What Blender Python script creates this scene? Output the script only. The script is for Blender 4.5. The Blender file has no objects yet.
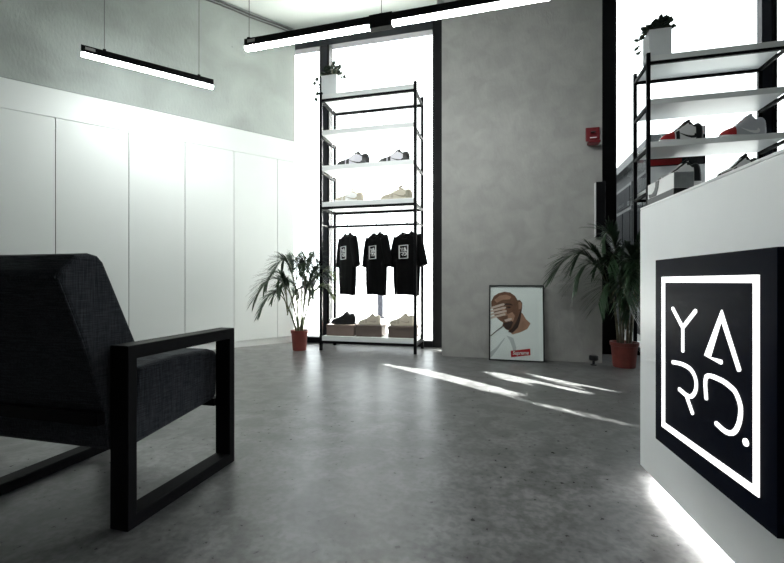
import bpy, math, random
from mathutils import Vector, Matrix
random.seed(7)
PI = math.pi
C = bpy.context.scene.collection
SC = bpy.context.scene
YAW = math.radians(14.5)
CO, SI = math.cos(YAW), math.sin(YAW)
EYE = 0.80
def A(X, Z):
    """place measured from the camera (right, forward) -> room axes"""
    return (X*CO - Z*SI, X*SI + Z*CO)

# ------------------------------------------------------------------ materials
def newmat(name):
    m = bpy.data.materials.new(name); m.use_nodes = True
    nt = m.node_tree; b = nt.nodes['Principled BSDF']
    return m, nt, b
def setin(b, k, v):
    if k in b.inputs: b.inputs[k].default_value = v
def mat(name, col, rough=0.5, metal=0.0, spec=0.5, var=0.0, scale=20, bump=0.0, bscale=80, emit=None, estr=0.0, detail=6, sheen=0.0):
    m, nt, b = newmat(name)
    c4 = (*col, 1)
    setin(b, 'Base Color', c4); setin(b, 'Roughness', rough); setin(b, 'Metallic', metal)
    setin(b, 'Specular IOR Level', spec)
    if sheen: setin(b, 'Sheen Weight', sheen)
    tc = nt.nodes.new('ShaderNodeTexCoord')
    if var > 0:
        n = nt.nodes.new('ShaderNodeTexNoise'); n.inputs['Scale'].default_value = scale; n.inputs['Detail'].default_value = detail
        nt.links.new(tc.outputs['Object'], n.inputs['Vector'])
        r = nt.nodes.new('ShaderNodeValToRGB')
        r.color_ramp.elements[0].position = 0.3; r.color_ramp.elements[1].position = 0.7
        r.color_ramp.elements[0].color = (*[max(0, x*(1-var)) for x in col], 1)
        r.color_ramp.elements[1].color = (*[min(1, x*(1+var)) for x in col], 1)
        nt.links.new(n.outputs['Fac'], r.inputs['Fac']); nt.links.new(r.outputs['Color'], b.inputs['Base Color'])
    if bump > 0:
        n2 = nt.nodes.new('ShaderNodeTexNoise'); n2.inputs['Scale'].default_value = bscale; n2.inputs['Detail'].default_value = 8
        nt.links.new(tc.outputs['Object'], n2.inputs['Vector'])
        bp = nt.nodes.new('ShaderNodeBump'); bp.inputs['Strength'].default_value = bump; bp.inputs['Distance'].default_value = 0.01
        nt.links.new(n2.outputs['Fac'], bp.inputs['Height']); nt.links.new(bp.outputs['Normal'], b.inputs['Normal'])
    if emit:
        setin(b, 'Emission Color', (*emit, 1)); setin(b, 'Emission Strength', estr)
    return m

M = {}
M['black_metal'] = mat('black powder coated metal', (.003,.003,.004), .5, spec=.12)
M['rack_white'] = mat('white lacquered shelf board', (.84,.86,.86), .35, var=.02, scale=3)
M['mullion'] = mat('anthracite window metal', (.010,.011,.017), .45, spec=.25)
M['white_paint'] = mat('white satin board', (.66,.69,.68), .4, var=.015, scale=2)
M['trim_white'] = mat('white plinth board', (.74,.76,.75), .45)
M['ceil'] = mat('painted ceiling', (.62,.66,.63), .8, var=.05, scale=1.5, bump=.15, bscale=30)
M['gap'] = mat('dark joint', (.10,.10,.10), .9)
M['counter'] = mat('white counter laminate', (.88,.89,.90), .32, var=.02, scale=4)
M['sign'] = mat('glossy midnight acrylic', (.003,.0045,.012), .35, spec=.015)
M['lit'] = mat('lit white acrylic', (.9,.9,.9), .4, emit=(1,1,1), estr=1.15)
M['led'] = mat('led tape', (.9,.9,.9), .4, emit=(1,.99,.96), estr=34)
M['tube'] = mat('frosted lamp diffuser', (.9,.9,.9), .4, emit=(.95,1,.975), estr=92)
M['wood_black'] = mat('black lacquered steel frame', (.003,.003,.004), .6, spec=.08)
M['pot'] = mat('terracotta plastic', (.19,.04,.03), .5, var=.15, scale=12)
M['soil'] = mat('dark potting soil', (.03,.022,.016), .95, var=.4, scale=60, bump=.6, bscale=90)
M['leaf'] = mat('palm leaf', (.020,.048,.020), .45, var=.4, scale=9)
M['leaf2'] = mat('yellow green palm leaf', (.17,.22,.07), .45, var=.3, scale=9)
M['stem'] = mat('palm cane', (.07,.085,.035), .5, var=.35, scale=25)
M['stem_dark'] = mat('brown green cane', (.11,.10,.06), .6, var=.5, scale=30)
M['ivy'] = mat('dark ivy leaf', (.018,.035,.02), .45, var=.3, scale=20)
M['planter'] = mat('light grey ceramic', (.78,.80,.82), .45, var=.04, scale=6)
M['shirt'] = mat('black cotton jersey', (.0028,.0028,.0032), .95, spec=.1, bump=.3, bscale=30)
M['print'] = mat('white screen print', (.75,.75,.75), .7)
M['hanger'] = mat('dark wire', (.06,.06,.06), .5)
M['card_pink'] = mat('kraft rose card', (.20,.145,.125), .75, var=.06, scale=9)
M['card_brown'] = mat('kraft brown card', (.125,.093,.08), .75, var=.06, scale=9)
M['red'] = mat('red leather', (.36,.012,.016), .4)
M['redplastic'] = mat('fire alarm red plastic', (.17,.010,.016), .4)
M['s_black'] = mat('black leather', (.010,.010,.012), .4)
M['s_navy'] = mat('navy suede', (.02,.022,.05), .6)
M['s_white'] = mat('white leather', (.80,.80,.80), .4)
M['s_grey'] = mat('light grey mesh', (.50,.51,.55), .7, bump=.4, bscale=200)
M['s_cream'] = mat('cream suede', (.55,.50,.41), .7)
M['s_sand'] = mat('sand suede', (.40,.36,.29), .75)
M['s_olive'] = mat('grey olive suede', (.30,.28,.22), .75)
M['s_lilac'] = mat('pale lilac leather', (.66,.64,.70), .5)
M['poster_bg'] = mat('printed pale grey paper', (.92,.93,.94), .5, var=.02, scale=3)
M['skin1'] = mat('printed brown skin', (.17,.075,.045), .5, var=.35, scale=9)
M['skin2'] = mat('printed lit skin', (.42,.22,.15), .5, var=.2, scale=12)
M['skin3'] = mat('printed pale skin', (.68,.52,.46), .5, var=.12, scale=14)
M['skin4'] = mat('printed dark skin tone', (.045,.018,.014), .5)
M['tee_print'] = mat('printed white shirt', (.95,.95,.96), .5, var=.03, scale=6)
M['tee_fold'] = mat('printed shirt fold', (.62,.63,.65), .5)
M['redprint'] = mat('printed red label', (.50,.012,.02), .5)
M['grey_card'] = mat('grey card', (.33,.35,.36), .6, var=.3, scale=14)
M['plate'] = mat('grey foil label', (.35,.35,.35), .4)
M['street'] = mat('pale paving', (.34,.34,.33), .8, var=.06, scale=2)
M['ext_white'] = mat('white render', (.85,.85,.84), .8)
M['ext_grey'] = mat('grey cladding', (.022,.025,.028), .7)
M['ext_line'] = mat('pale metal glazing bars', (.045,.05,.055), .5)
M['ext_dark'] = mat('dark shop glass', (.012,.014,.018), .7, spec=.1)

# concrete floor
def floor_mat():
    m, nt, b = newmat('speckled grey vinyl floor')
    tc = nt.nodes.new('ShaderNodeTexCoord')
    def noise(s, d, dist=0):
        n = nt.nodes.new('ShaderNodeTexNoise'); n.inputs['Scale'].default_value = s; n.inputs['Detail'].default_value = d
        n.inputs['Distortion'].default_value = dist
        nt.links.new(tc.outputs['Object'], n.inputs['Vector']); return n
    n1 = noise(7, 12, .8); n2 = noise(38, 12, .2); n3 = noise(1.1, 4)
    def ramp(n, p0, p1, c0, c1):
        r = nt.nodes.new('ShaderNodeValToRGB'); r.color_ramp.elements[0].position = p0; r.color_ramp.elements[1].position = p1
        r.color_ramp.elements[0].color = (c0, c0, c0, 1); r.color_ramp.elements[1].color = (c1, c1, c1, 1)
        nt.links.new(n.outputs['Fac'], r.inputs['Fac']); return r
    r1 = ramp(n1, .38, .62, .068, .128); r2 = ramp(n2, .41, .59, .76, 1.22); r3 = ramp(n3, .3, .7, .88, 1.12)
    m1 = nt.nodes.new('ShaderNodeMix'); m1.data_type = 'RGBA'; m1.blend_type = 'MULTIPLY'; m1.inputs[0].default_value = 1
    m2 = nt.nodes.new('ShaderNodeMix'); m2.data_type = 'RGBA'; m2.blend_type = 'MULTIPLY'; m2.inputs[0].default_value = 1
    nt.links.new(r1.outputs[0], m1.inputs[6]); nt.links.new(r2.outputs[0], m1.inputs[7])
    nt.links.new(m1.outputs[2], m2.inputs[6]); nt.links.new(r3.outputs[0], m2.inputs[7])
    nt.links.new(m2.outputs[2], b.inputs['Base Color'])
    rr = ramp(n2, .3, .7, .27, .38); nt.links.new(rr.outputs[0], b.inputs['Roughness'])
    bp = nt.nodes.new('ShaderNodeBump'); bp.inputs['Strength'].default_value = .12; bp.inputs['Distance'].default_value = .004
    nt.links.new(n2.outputs['Fac'], bp.inputs['Height']); nt.links.new(bp.outputs['Normal'], b.inputs['Normal'])
    setin(b, 'Specular IOR Level', .5)
    return m
M['floor'] = floor_mat()

def plaster(name, col, var, mott, blotch=False):
    m, nt, b = newmat(name)
    tc = nt.nodes.new('ShaderNodeTexCoord')
    n1 = nt.nodes.new('ShaderNodeTexNoise'); n1.inputs['Scale'].default_value = mott; n1.inputs['Detail'].default_value = 9
    n1.inputs['Distortion'].default_value = .5
    nt.links.new(tc.outputs['Object'], n1.inputs['Vector'])
    r = nt.nodes.new('ShaderNodeValToRGB'); r.color_ramp.elements[0].position = .35; r.color_ramp.elements[1].position = .68
    r.color_ramp.elements[0].color = (*[x*(1-var) for x in col], 1); r.color_ramp.elements[1].color = (*[x*(1+var) for x in col], 1)
    nt.links.new(n1.outputs['Fac'], r.inputs['Fac'])
    out = r.outputs['Color']
    if blotch:   # small pits left in the cast concrete
        v = nt.nodes.new('ShaderNodeTexVoronoi'); v.inputs['Scale'].default_value = 2.2
        nt.links.new(tc.outputs['Object'], v.inputs['Vector'])
        r2 = nt.nodes.new('ShaderNodeValToRGB'); r2.color_ramp.elements[0].position = .02; r2.color_ramp.elements[1].position = .045
        r2.color_ramp.elements[0].color = (.45,.45,.45,1); r2.color_ramp.elements[1].color = (1,1,1,1)
        nt.links.new(v.outputs['Distance'], r2.inputs['Fac'])
        mx = nt.nodes.new('ShaderNodeMix'); mx.data_type = 'RGBA'; mx.blend_type = 'MULTIPLY'; mx.inputs[0].default_value = 1
        nt.links.new(out, mx.inputs[6]); nt.links.new(r2.outputs[0], mx.inputs[7]); out = mx.outputs[2]
    nt.links.new(out, b.inputs['Base Color'])
    setin(b, 'Roughness', .85)
    n2 = nt.nodes.new('ShaderNodeTexNoise'); n2.inputs['Scale'].default_value = 45; n2.inputs['Detail'].default_value = 8
    mp = nt.nodes.new('ShaderNodeMapping'); mp.inputs['Scale'].default_value = (1, 1, .45)
    nt.links.new(tc.outputs['Object'], mp.inputs['Vector']); nt.links.new(mp.outputs['Vector'], n2.inputs['Vector'])
    bp = nt.nodes.new('ShaderNodeBump'); bp.inputs['Strength'].default_value = .35; bp.inputs['Distance'].default_value = .01
    nt.links.new(n2.outputs['Fac'], bp.inputs['Height']); nt.links.new(bp.outputs['Normal'], b.inputs['Normal'])
    return m
M['wall_back'] = plaster('grey trowelled plaster', (.36,.357,.342), .09, 6)
M['wall_conc'] = plaster('pale cast concrete', (.31,.34,.325), .14, 1.7, True)
M['wall_dark'] = plaster('charcoal plaster', (.08,.08,.083), .08, 3)

def fabric_mat():
    m, nt, b = newmat('charcoal blue woven upholstery')
    tc = nt.nodes.new('ShaderNodeTexCoord')
    def wv(sx, sy, sz):
        mp = nt.nodes.new('ShaderNodeMapping'); mp.inputs['Scale'].default_value = (sx, sy, sz)
        n = nt.nodes.new('ShaderNodeTexNoise'); n.inputs['Scale'].default_value = 1; n.inputs['Detail'].default_value = 3
        nt.links.new(tc.outputs['Object'], mp.inputs['Vector']); nt.links.new(mp.outputs['Vector'], n.inputs['Vector']); return n
    a, c = wv(18, 18, 420), wv(420, 420, 18)
    mx = nt.nodes.new('ShaderNodeMath'); mx.operation = 'ADD'
    nt.links.new(a.outputs['Fac'], mx.inputs[0]); nt.links.new(c.outputs['Fac'], mx.inputs[1])
    r = nt.nodes.new('ShaderNodeValToRGB'); r.color_ramp.elements[0].position = .42; r.color_ramp.elements[1].position = .62
    hf = nt.nodes.new('ShaderNodeMath'); hf.operation = 'MULTIPLY'; hf.inputs[1].default_value = .5
    nt.links.new(mx.outputs[0], hf.inputs[0]); nt.links.new(hf.outputs[0], r.inputs['Fac'])
    r.color_ramp.elements[0].color = (.013,.0145,.018,1); r.color_ramp.elements[1].color = (.043,.048,.057,1)
    nt.links.new(r.outputs[0], b.inputs['Base Color']); setin(b, 'Roughness', .95); setin(b, 'Specular IOR Level', .2)
    bp = nt.nodes.new('ShaderNodeBump'); bp.inputs['Strength'].default_value = .4; bp.inputs['Distance'].default_value = .003
    nt.links.new(hf.outputs[0], bp.inputs['Height']); nt.links.new(bp.outputs['Normal'], b.inputs['Normal'])
    return m
M['fabric'] = fabric_mat()

def glass_mat():
    m = bpy.data.materials.new('clear window glass'); m.use_nodes = True; nt = m.node_tree
    nt.nodes.clear()
    o = nt.nodes.new('ShaderNodeOutputMaterial'); t = nt.nodes.new('ShaderNodeBsdfTransparent'); g = nt.nodes.new('ShaderNodeBsdfGlossy')
    t.inputs[0].default_value = (.96,.98,.97,1); g.inputs['Roughness'].default_value = .01
    lw = nt.nodes.new('ShaderNodeLayerWeight'); lw.inputs['Blend'].default_value = .5
    pw = nt.nodes.new('ShaderNodeMath'); pw.operation = 'POWER'; pw.inputs[1].default_value = 5
    nt.links.new(lw.outputs['Facing'], pw.inputs[0])
    f = nt.nodes.new('ShaderNodeMath'); f.operation = 'MULTIPLY_ADD'; f.inputs[1].default_value = .9; f.inputs[2].default_value = .035
    nt.links.new(pw.outputs[0], f.inputs[0])
    mx = nt.nodes.new('ShaderNodeMixShader')
    nt.links.new(f.outputs[0], mx.inputs[0]); nt.links.new(t.outputs[0], mx.inputs[1]); nt.links.new(g.outputs[0], mx.inputs[2])
    nt.links.new(mx.outputs[0], o.inputs[0])
    return m
M['glass'] = glass_mat()

# ------------------------------------------------------------------ mesh helpers
class MB:
    def __init__(s): s.v = []; s.f = []; s.m = []
    def add(s, vs, fs, mi=0):
        o = len(s.v); s.v += [tuple(v) for v in vs]; s.f += [tuple(i+o for i in f) for f in fs]; s.m += [mi]*len(fs); return s
    def box(s, x0, x1, y0, y1, z0, z1, mi=0):
        vs = [(x0,y0,z0),(x1,y0,z0),(x1,y1,z0),(x0,y1,z0),(x0,y0,z1),(x1,y0,z1),(x1,y1,z1),(x0,y1,z1)]
        return s.add(vs, [(0,3,2,1),(4,5,6,7),(0,1,5,4),(1,2,6,5),(2,3,7,6),(3,0,4,7)], mi)
    def prism(s, pts, fn, d0, d1, mi=0):
        """pts: 2-D outline, fn(a,b,d)->xyz"""
        n = len(pts)
        vs = [fn(a, b, d0) for a, b in pts] + [fn(a, b, d1) for a, b in pts]
        fs = [tuple(range(n))[::-1], tuple(range(n, 2*n))] + [(i, (i+1) % n, n+(i+1) % n, n+i) for i in range(n)]
        return s.add(vs, fs, mi)
    def tube(s, pts, r, seg=8, mi=0, cap=True):
        pts = [Vector(p) for p in pts]; rs = r if isinstance(r, (list, tuple)) else [r]*len(pts)
        vs = []; up = None
        for i, p in enumerate(pts):
            d = (pts[min(i+1, len(pts)-1)] - pts[max(i-1, 0)])
            if d.length < 1e-9: d = Vector((0,0,1))
            d.normalize()
            if up is None:
                a = Vector((0,0,1)) if abs(d.z) < .9 else Vector((1,0,0)); up = d.cross(a).normalized()
            else:
                up = (up - d*up.dot(d)); up.normalize()
            w = d.cross(up)
            for k in range(seg):
                a = 2*PI*k/seg; vs.append(p + (up*math.cos(a) + w*math.sin(a))*rs[i])
        fs = []
        for i in range(len(pts)-1):
            for k in range(seg):
                fs.append((i*seg+k, i*seg+(k+1) % seg, (i+1)*seg+(k+1) % seg, (i+1)*seg+k))
        if cap: fs += [tuple(range(seg))[::-1], tuple(range((len(pts)-1)*seg, len(pts)*seg))]
        return s.add(vs, fs, mi)
    def lathe(s, prof, c=(0,0,0), seg=28, mi=0):
        vs = []; n = len(prof)
        for r, z in prof:
            for k in range(seg):
                a = 2*PI*k/seg; vs.append((c[0]+r*math.cos(a), c[1]+r*math.sin(a), c[2]+z))
        fs = []
        for i in range(n-1):
            for k in range(seg):
                fs.append((i*seg+k, i*seg+(k+1) % seg, (i+1)*seg+(k+1) % seg, (i+1)*seg+k))
        fs += [tuple(range(seg))[::-1], tuple(range((n-1)*seg, n*seg))]
        return s.add(vs, fs, mi)
    def build(s, name, mats, parent=None, smooth=False, bevel=0, bseg=2, subd=0, loc=None):
        me = bpy.data.meshes.new(name); me.from_pydata(s.v, [], s.f)
        if not isinstance(mats, (list, tuple)): mats = [mats]
        for m in mats: me.materials.append(m)
        me.polygons.foreach_set('material_index', s.m)
        if smooth: me.polygons.foreach_set('use_smooth', [True]*len(me.polygons))
        me.update()
        o = bpy.data.objects.new(name, me); C.objects.link(o)
        if parent: o.parent = parent
        if loc: o.location = loc
        if bevel:
            b = o.modifiers.new('bevel', 'BEVEL'); b.width = bevel; b.segments = bseg; b.limit_method = 'ANGLE'
            b.angle_limit = math.radians(40)
        if subd:
            d = o.modifiers.new('sub', 'SUBSURF'); d.levels = subd; d.render_levels = subd
        return o
def box(name, x0, x1, y0, y1, z0, z1, m, parent=None, bevel=0, bseg=2):
    return MB().box(x0,x1,y0,y1,z0,z1).build(name, m, parent, bevel=bevel, bseg=bseg)
def tag(o, label=None, cat=None, group=None, kind=None):
    if label: o['label'] = label
    if cat: o['category'] = cat
    if group: o['group'] = group
    if kind: o['kind'] = kind
    return o
def empty(name, loc, rz=0, label=None, cat=None, group=None, kind=None):
    o = bpy.data.objects.new(name, None); C.objects.link(o); o.location = loc; o.rotation_euler = (0,0,rz)
    o.empty_display_size = .1
    return tag(o, label, cat, group, kind)
def copy_tree(o, parent=None):
    c = o.copy(); C.objects.link(c); c.parent = parent
    for ch in list(o.children): copy_tree(ch, c)
    return c
def struct(o, label): return tag(o, label, 'structure', None, 'structure')

def ribbon(pts, w, closed=False):
    """outline of a stroke of width w following pts (2-D) with round ends"""
    P = [Vector((p[0], p[1])) for p in pts]; L, R = [], []
    for i, p in enumerate(P):
        d = P[min(i+1, len(P)-1)] - P[max(i-1, 0)]; d.normalize(); n = Vector((-d.y, d.x))
        L.append(p + n*w/2); R.append(p - n*w/2)
    def cap(p, d):
        a0 = math.atan2(d.y, d.x); return [p + Vector((math.cos(a0+a), math.sin(a0+a)))*w/2 for a in (PI/4, 0, -PI/4)]
    d1 = (P[-1]-P[-2]).normalized(); d0 = (P[0]-P[1]).normalized()
    return [(q.x, q.y) for q in L + cap(P[-1], d1) + R[::-1] + cap(P[0], d0)]
def stroke(mb, pts, w, fn, d0, d1, mi=0):
    """stroke built segment by segment as quads so that bends stay clean"""
    P = [Vector((p[0], p[1])) for p in pts]; L, R = [], []
    for i, p in enumerate(P):
        d = P[min(i+1, len(P)-1)] - P[max(i-1, 0)]; d.normalize(); n = Vector((-d.y, d.x))
        if 0 < i < len(P)-1:
            a = (P[i]-P[i-1]).normalized(); k = max(.45, abs(n.dot(Vector((-a.y, a.x))))); n = n/k
        L.append(p + n*w/2); R.append(p - n*w/2)
    d1v = (P[-1]-P[-2]).normalized()*w*.28; d0v = (P[0]-P[1]).normalized()*w*.28
    outline = [tuple(R[0])] 
    n = len(P)
    rows = [((L[0]*.72+R[0]*.28)+d0v, (R[0]*.72+L[0]*.28)+d0v)] + list(zip(L, R)) + [((L[-1]*.72+R[-1]*.28)+d1v, (R[-1]*.72+L[-1]*.28)+d1v)]
    vs = []
    for dd in (d0, d1):
        for l, r in rows: vs += [fn(l.x, l.y, dd), fn(r.x, r.y, dd)]
    k = len(rows)*2; fs = []
    for i in range(len(rows)-1):
        a, b, c, d = 2*i, 2*i+1, 2*i+3, 2*i+2
        fs += [(a, b, c, d), (a+k, d+k, c+k, b+k), (a, d, d+k, a+k), (b, b+k, c+k, c)]
    fs += [(0, k, k+1, 1), (k-2, k-1, 2*k-1, 2*k-2)]
    mb.add(vs, fs, mi)

def smooth2(P, n=5):
    P = [Vector(p) for p in P]; out = []
    for i in range(len(P)-1):
        a, b, c, d = P[max(i-1, 0)], P[i], P[i+1], P[min(i+2, len(P)-1)]
        for k in range(n):
            t = k/n; out.append(.5*((2*b)+(c-a)*t+(2*a-5*b+4*c-d)*t*t+(3*b-a-3*c+d)*t**3))
    return [(p.x, p.y) for p in out + [P[-1]]]
# ------------------------------------------------------------------ room measures
NW = 4.57           # face of the grey wall
NG = 5.20           # glass line
CEIL = 4.13
WU0, WU1 = -.63, .947
CORN = Vector((-2.653, 5.14)); WD = Vector((-.6034, -.7974)); WN = Vector((.7974, -.6034))
RGT = 4.6; BEH = -3.2
def wl(t, off=0): p = CORN + WD*t + WN*off; return (p.x, p.y)

# floor / ceiling
fl = MB().prism([(-9.6, BEH-.2), (RGT+.2, BEH-.2), (RGT+.2, 5.3), (-2.9, 5.3), wl(0, -.4), wl(10.4, -.4)], lambda a, b, d: (a, b, d), -.12, 0).build('floor', M['floor'])
struct(fl, 'mottled grey vinyl floor of the shop')
ce = MB().prism([(-9.6, BEH-.2), (RGT+.2, BEH-.2), (RGT+.2, 5.3), (-2.9, 5.3), wl(0, -.4), wl(10.4, -.4)], lambda a, b, d: (a, b, d), CEIL, CEIL+.15).build('ceiling', M['ceil'])
struct(ce, 'white painted shop ceiling')
# walls
struct(box('wall_back', WU0, WU1, NW, NG+.1, 0, CEIL, M['wall_back']), 'grey plastered wall panel between the two windows')
struct(box('wall_header', -3.3, WU0, NG-.04, NG+.12, 3.971, CEIL, M['ceil']), 'strip of wall above the left window')
w2 = box('wall_lintel', WU1, RGT, NG-.04, NG+.12, 4.121, CEIL, M['ceil']); struct(w2, 'strip of wall above the right window')
struct(box('wall_right', RGT, RGT+.2, BEH, NG+.1, 0, CEIL, M['wall_dark']), 'dark wall right of the counter')
struct(box('wall_rear', -9.6, RGT, BEH-.2, BEH, 0, CEIL, M['wall_dark']), 'dark wall behind the viewer')
def wprism(name, t0, t1, z0, z1, o0, o1, m, parent=None, bevel=0):
    pts = [wl(t0, o0), wl(t1, o0), wl(t1, o1), wl(t0, o1)]
    return MB().prism(pts, lambda a, b, d: (a, b, d), z0, z1).build(name, m, parent, bevel=bevel)
struct(wprism('wall_left', 0, 10.4, 2.652, CEIL, -.3, 0, M['wall_conc']), 'upper concrete wall above the white cabinets')
struct(wprism('wall_left_core', 0, 10.4, 0, 2.65, -.5, -.405, M['wall_dark']), 'wall carrying the cabinets')
struct(wprism('trim_1', 0, 10.4, 2.374, 2.648, -.4, 0, M['white_paint']), 'long white fascia above the cabinet doors')
struct(wprism('trim_2', 0, 10.4, 0, .075, -.06, -.02, M['trim_white']), 'white plinth under the cabinets')
# tall flush cabinets: each a thing with carcass and door
def t_of(px):
    d = Vector(A((px-392)/427, 1)); m_ = Matrix(((d.x, -WD.x), (d.y, -WD.y))).inverted() @ CORN
    return m_[1]
edges = [.01] + [t_of(p) for p in (277.5, 234, 185, 128.9, 55.5)]
edges += [edges[-1]+.56, edges[-1]+1.12, edges[-1]+1.68]
lab = ['narrow white cabinet front tucked in the corner by the left window, behind the palm',
       'first full-width white cabinet from the window, beside the potted palm',
       'second full-width white cabinet from the window corner',
       'third full-width white cabinet from the window, brightest under the hanging lamp',
       'fourth white cabinet from the window, under the left half of the short lamp',
       'white cabinet behind the armchair back, at the left edge of the photo',
       'white cabinet further left along the wall behind the armchair',
       'white cabinet furthest left along the wall']
for i in range(8):
    t0, t1 = edges[i]+.003, edges[i+1]-.003
    mid = wl((t0+t1)/2, 0)
    e = empty('wall_cabinet', (mid[0], mid[1], .078), 0, lab[i], 'cabinet', 'flush white wall cabinets')
    def W(name, a0, a1, z0, z1, o0, o1, m, bevel=0):
        pts = [Vector(wl(a0, o0)), Vector(wl(a1, o0)), Vector(wl(a1, o1)), Vector(wl(a0, o1))]
        return MB().prism([(p.x-mid[0], p.y-mid[1]) for p in pts], lambda a, b, d: (a, b, d), z0-.078, z1-.078).build(name, m, e, bevel=bevel)
    W('carcass', t0, t1, .078, 2.37, -.40, -.024, M['gap'])
    W('door', t0, t1, .078, 2.37, -.022, 0, M['white_paint'], .0015)

# ------------------------------------------------------------------ windows
def frame_bar(name, u0, u1, z0, z1, n0=NG-.06, n1=NG+.06, m='mullion', parent=None):
    return box(name, u0, u1, n0, n1, z0, z1, M[m], parent, bevel=.004)
def window(idx, u0, jl, jr, u1, mull, label, zt=3.86):
    e = empty('window_%d' % idx, ((u0+u1)/2, NG, 0)); struct(e, label)
    def P(name, a0, a1, z0, z1, n0=-.06, n1=.06, m='mullion'):
        c = (u0+u1)/2
        return box(name, a0-c, a1-c, n0, n1, z0, z1, M[m], e, bevel=.003)
    P('frame', u0, jl, .0, zt+.11, m='black_metal'); P('frame', jr, u1, .0, zt+.11, m='black_metal')
    P('transom', jl, jr, zt, zt+.11); P('sill', jl, jr, 0, .075, m='black_metal')
    for a, b in mull:
        P('mullion', a, b-.03, .075, zt, -.045, .05); P('mullion', b-.03, b, .075, zt, -.07, .05, m='black_metal')
    xs = [jl] + [x for ab in mull for x in ab] + [jr]
    for k in range(0, len(xs), 2):
        c = (u0+u1)/2
        MB().box(xs[k]-c, xs[k+1]-c, .01, .016, .075, zt).build('pane', M['glass'], e)
window(1, -3.30, -3.22, -.822, WU0, [(-2.31, -2.165)], 'tall window behind the shirt rack')
window(2, WU1, 1.21, 4.5, RGT, [(2.56, 2.68)], 'tall window behind the right rack', 4.01)

# ------------------------------------------------------------------ outside
struct(MB().box(-40, 40, NG+.12, 60, -.25, -.02).build('street_paving', M['street']), 'pale street paving outside the windows')
# unseen fin added to keep direct sun out of the right window
struct(box('sun_block_fin', .90, 1.12, NG+.12, 16, -.02, 6.2, M['ext_white']), 'unseen white fin added outside to block sun from the right window')
# unseen sheet added outside; its cut-outs shape the sun streaks on the floor
SL, TE = 1.25, .28
HYP = math.sqrt(1+SL*SL)
def floor_pt(px, py):
    Z = 427*EYE/(py-281.5); X = (px-392)/427*Z; return A(X, Z)
SN = 7.5
def to_screen(px, py):
    u, n = floor_pt(px, py); k = SN-n; return (u-SL*k, k*HYP*TE)
SA = [(364,359.2),(388,366.5),(438,378.8),(503,396.3),(544,407.4),(601,420.8),(642,428.4),(601,416.5),(568,409),(528,401.5),(511,396),(533,393),(475,378.2),(438,371.0),(389,363.2)]
SB = [(483,371.6),(503,379.8),(544,388.4),(600,399.4),(584,393.6),(602,392.2),(552,382.3),(503,373.2)]
SCp = [(525,373.0),(545,380.0),(575,386.5),(600,390.8),(624,392.2),(552,375.4)]
def screen():
    import mathutils.geometry as G
    outer = [(-10, -.02), (-3.97, -.02), (-3.97, 5.4), (-10, 5.4)]
    loops = [outer] + [[to_screen(*p) for p in L] for L in (SA, SB, SCp)]
    tess = G.tessellate_polygon([[Vector((a, b, 0)) for a, b in l] for l in loops])
    flat = [p for l in loops for p in l]; n = len(flat)
    vs = [(a, SN, b) for a, b in flat] + [(a, SN+.02, b) for a, b in flat]
    fs = [tuple(t) for t in tess] + [tuple(i+n for i in t)[::-1] for t in tess]
    o = 0
    for l in loops:
        k = len(l)
        for i in range(k): fs.append((o+i, o+(i+1) % k, o+(i+1) % k+n, o+i+n))
        o += k
    return MB().add(vs, fs).build('sun_mask_screen', M['ext_white'])
struct(screen(), 'unseen pierced white sheet added outside to cut the sun into floor streaks')

# neighbouring shopfront seen through the right window
def shopfront():
    e = empty('neighbouring_shopfront', (2.05, 10, -.02), 0, 'grey glazed shopfront outside, seen behind the right palm', 'building')
    box('wall', 0, .22, -3.5, 4, 0, 2.67, M['ext_grey'], e)
    box('canopy', -.12, .3, -3.55, 4, 2.67, 2.80, M['ext_line'], e)
    for k in range(6):
        y = -3.4+k*1.1
        w = box('window', -.02, 0, y, y+.95, .35, 2.45, M['ext_line'], e)
        MB().box(-.03, -.02, y+.05, y+.45, .45, 1.15).box(-.03, -.02, y+.5, y+.9, .45, 1.15).box(-.03, -.02, y+.05, y+.45, 1.22, 2.0).box(-.03, -.02, y+.5, y+.9, 1.22, 2.0).box(-.03, -.02, y+.05, y+.9, 2.06, 2.4).build('pane', M['ext_dark'], w)
    return e
shopfront()
# low things outside the left window: a bollard, a post and a rail
b1 = empty('street_post', (-2.64, 9.2, -.02), 0, 'dark post on the pavement outside, seen just below the middle shirt', 'post')
box('shaft', -.06, .06, -.06, .06, 0, .86, M['mullion'], b1, bevel=.01); box('base', -.1, .1, -.1, .1, 0, .04, M['mullion'], b1, bevel=.008)
b2 = empty('street_sign', (-2.95, 9.0, -.02), 0, 'small pale notice stand outside, seen between the first and second shirts', 'sign')
box('board', -.16, .16, -.02, .02, .45, 1.25, M['planter'], b2, bevel=.01)
box('printed_panel', -.09, .09, -.025, -.02, .6, .8, M['grey_card'], b2)
box('leg', -.14, -.10, -.02, .02, 0, .45, M['planter'], b2); box('leg', .10, .14, -.02, .02, 0, .45, M['planter'], b2)

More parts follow.
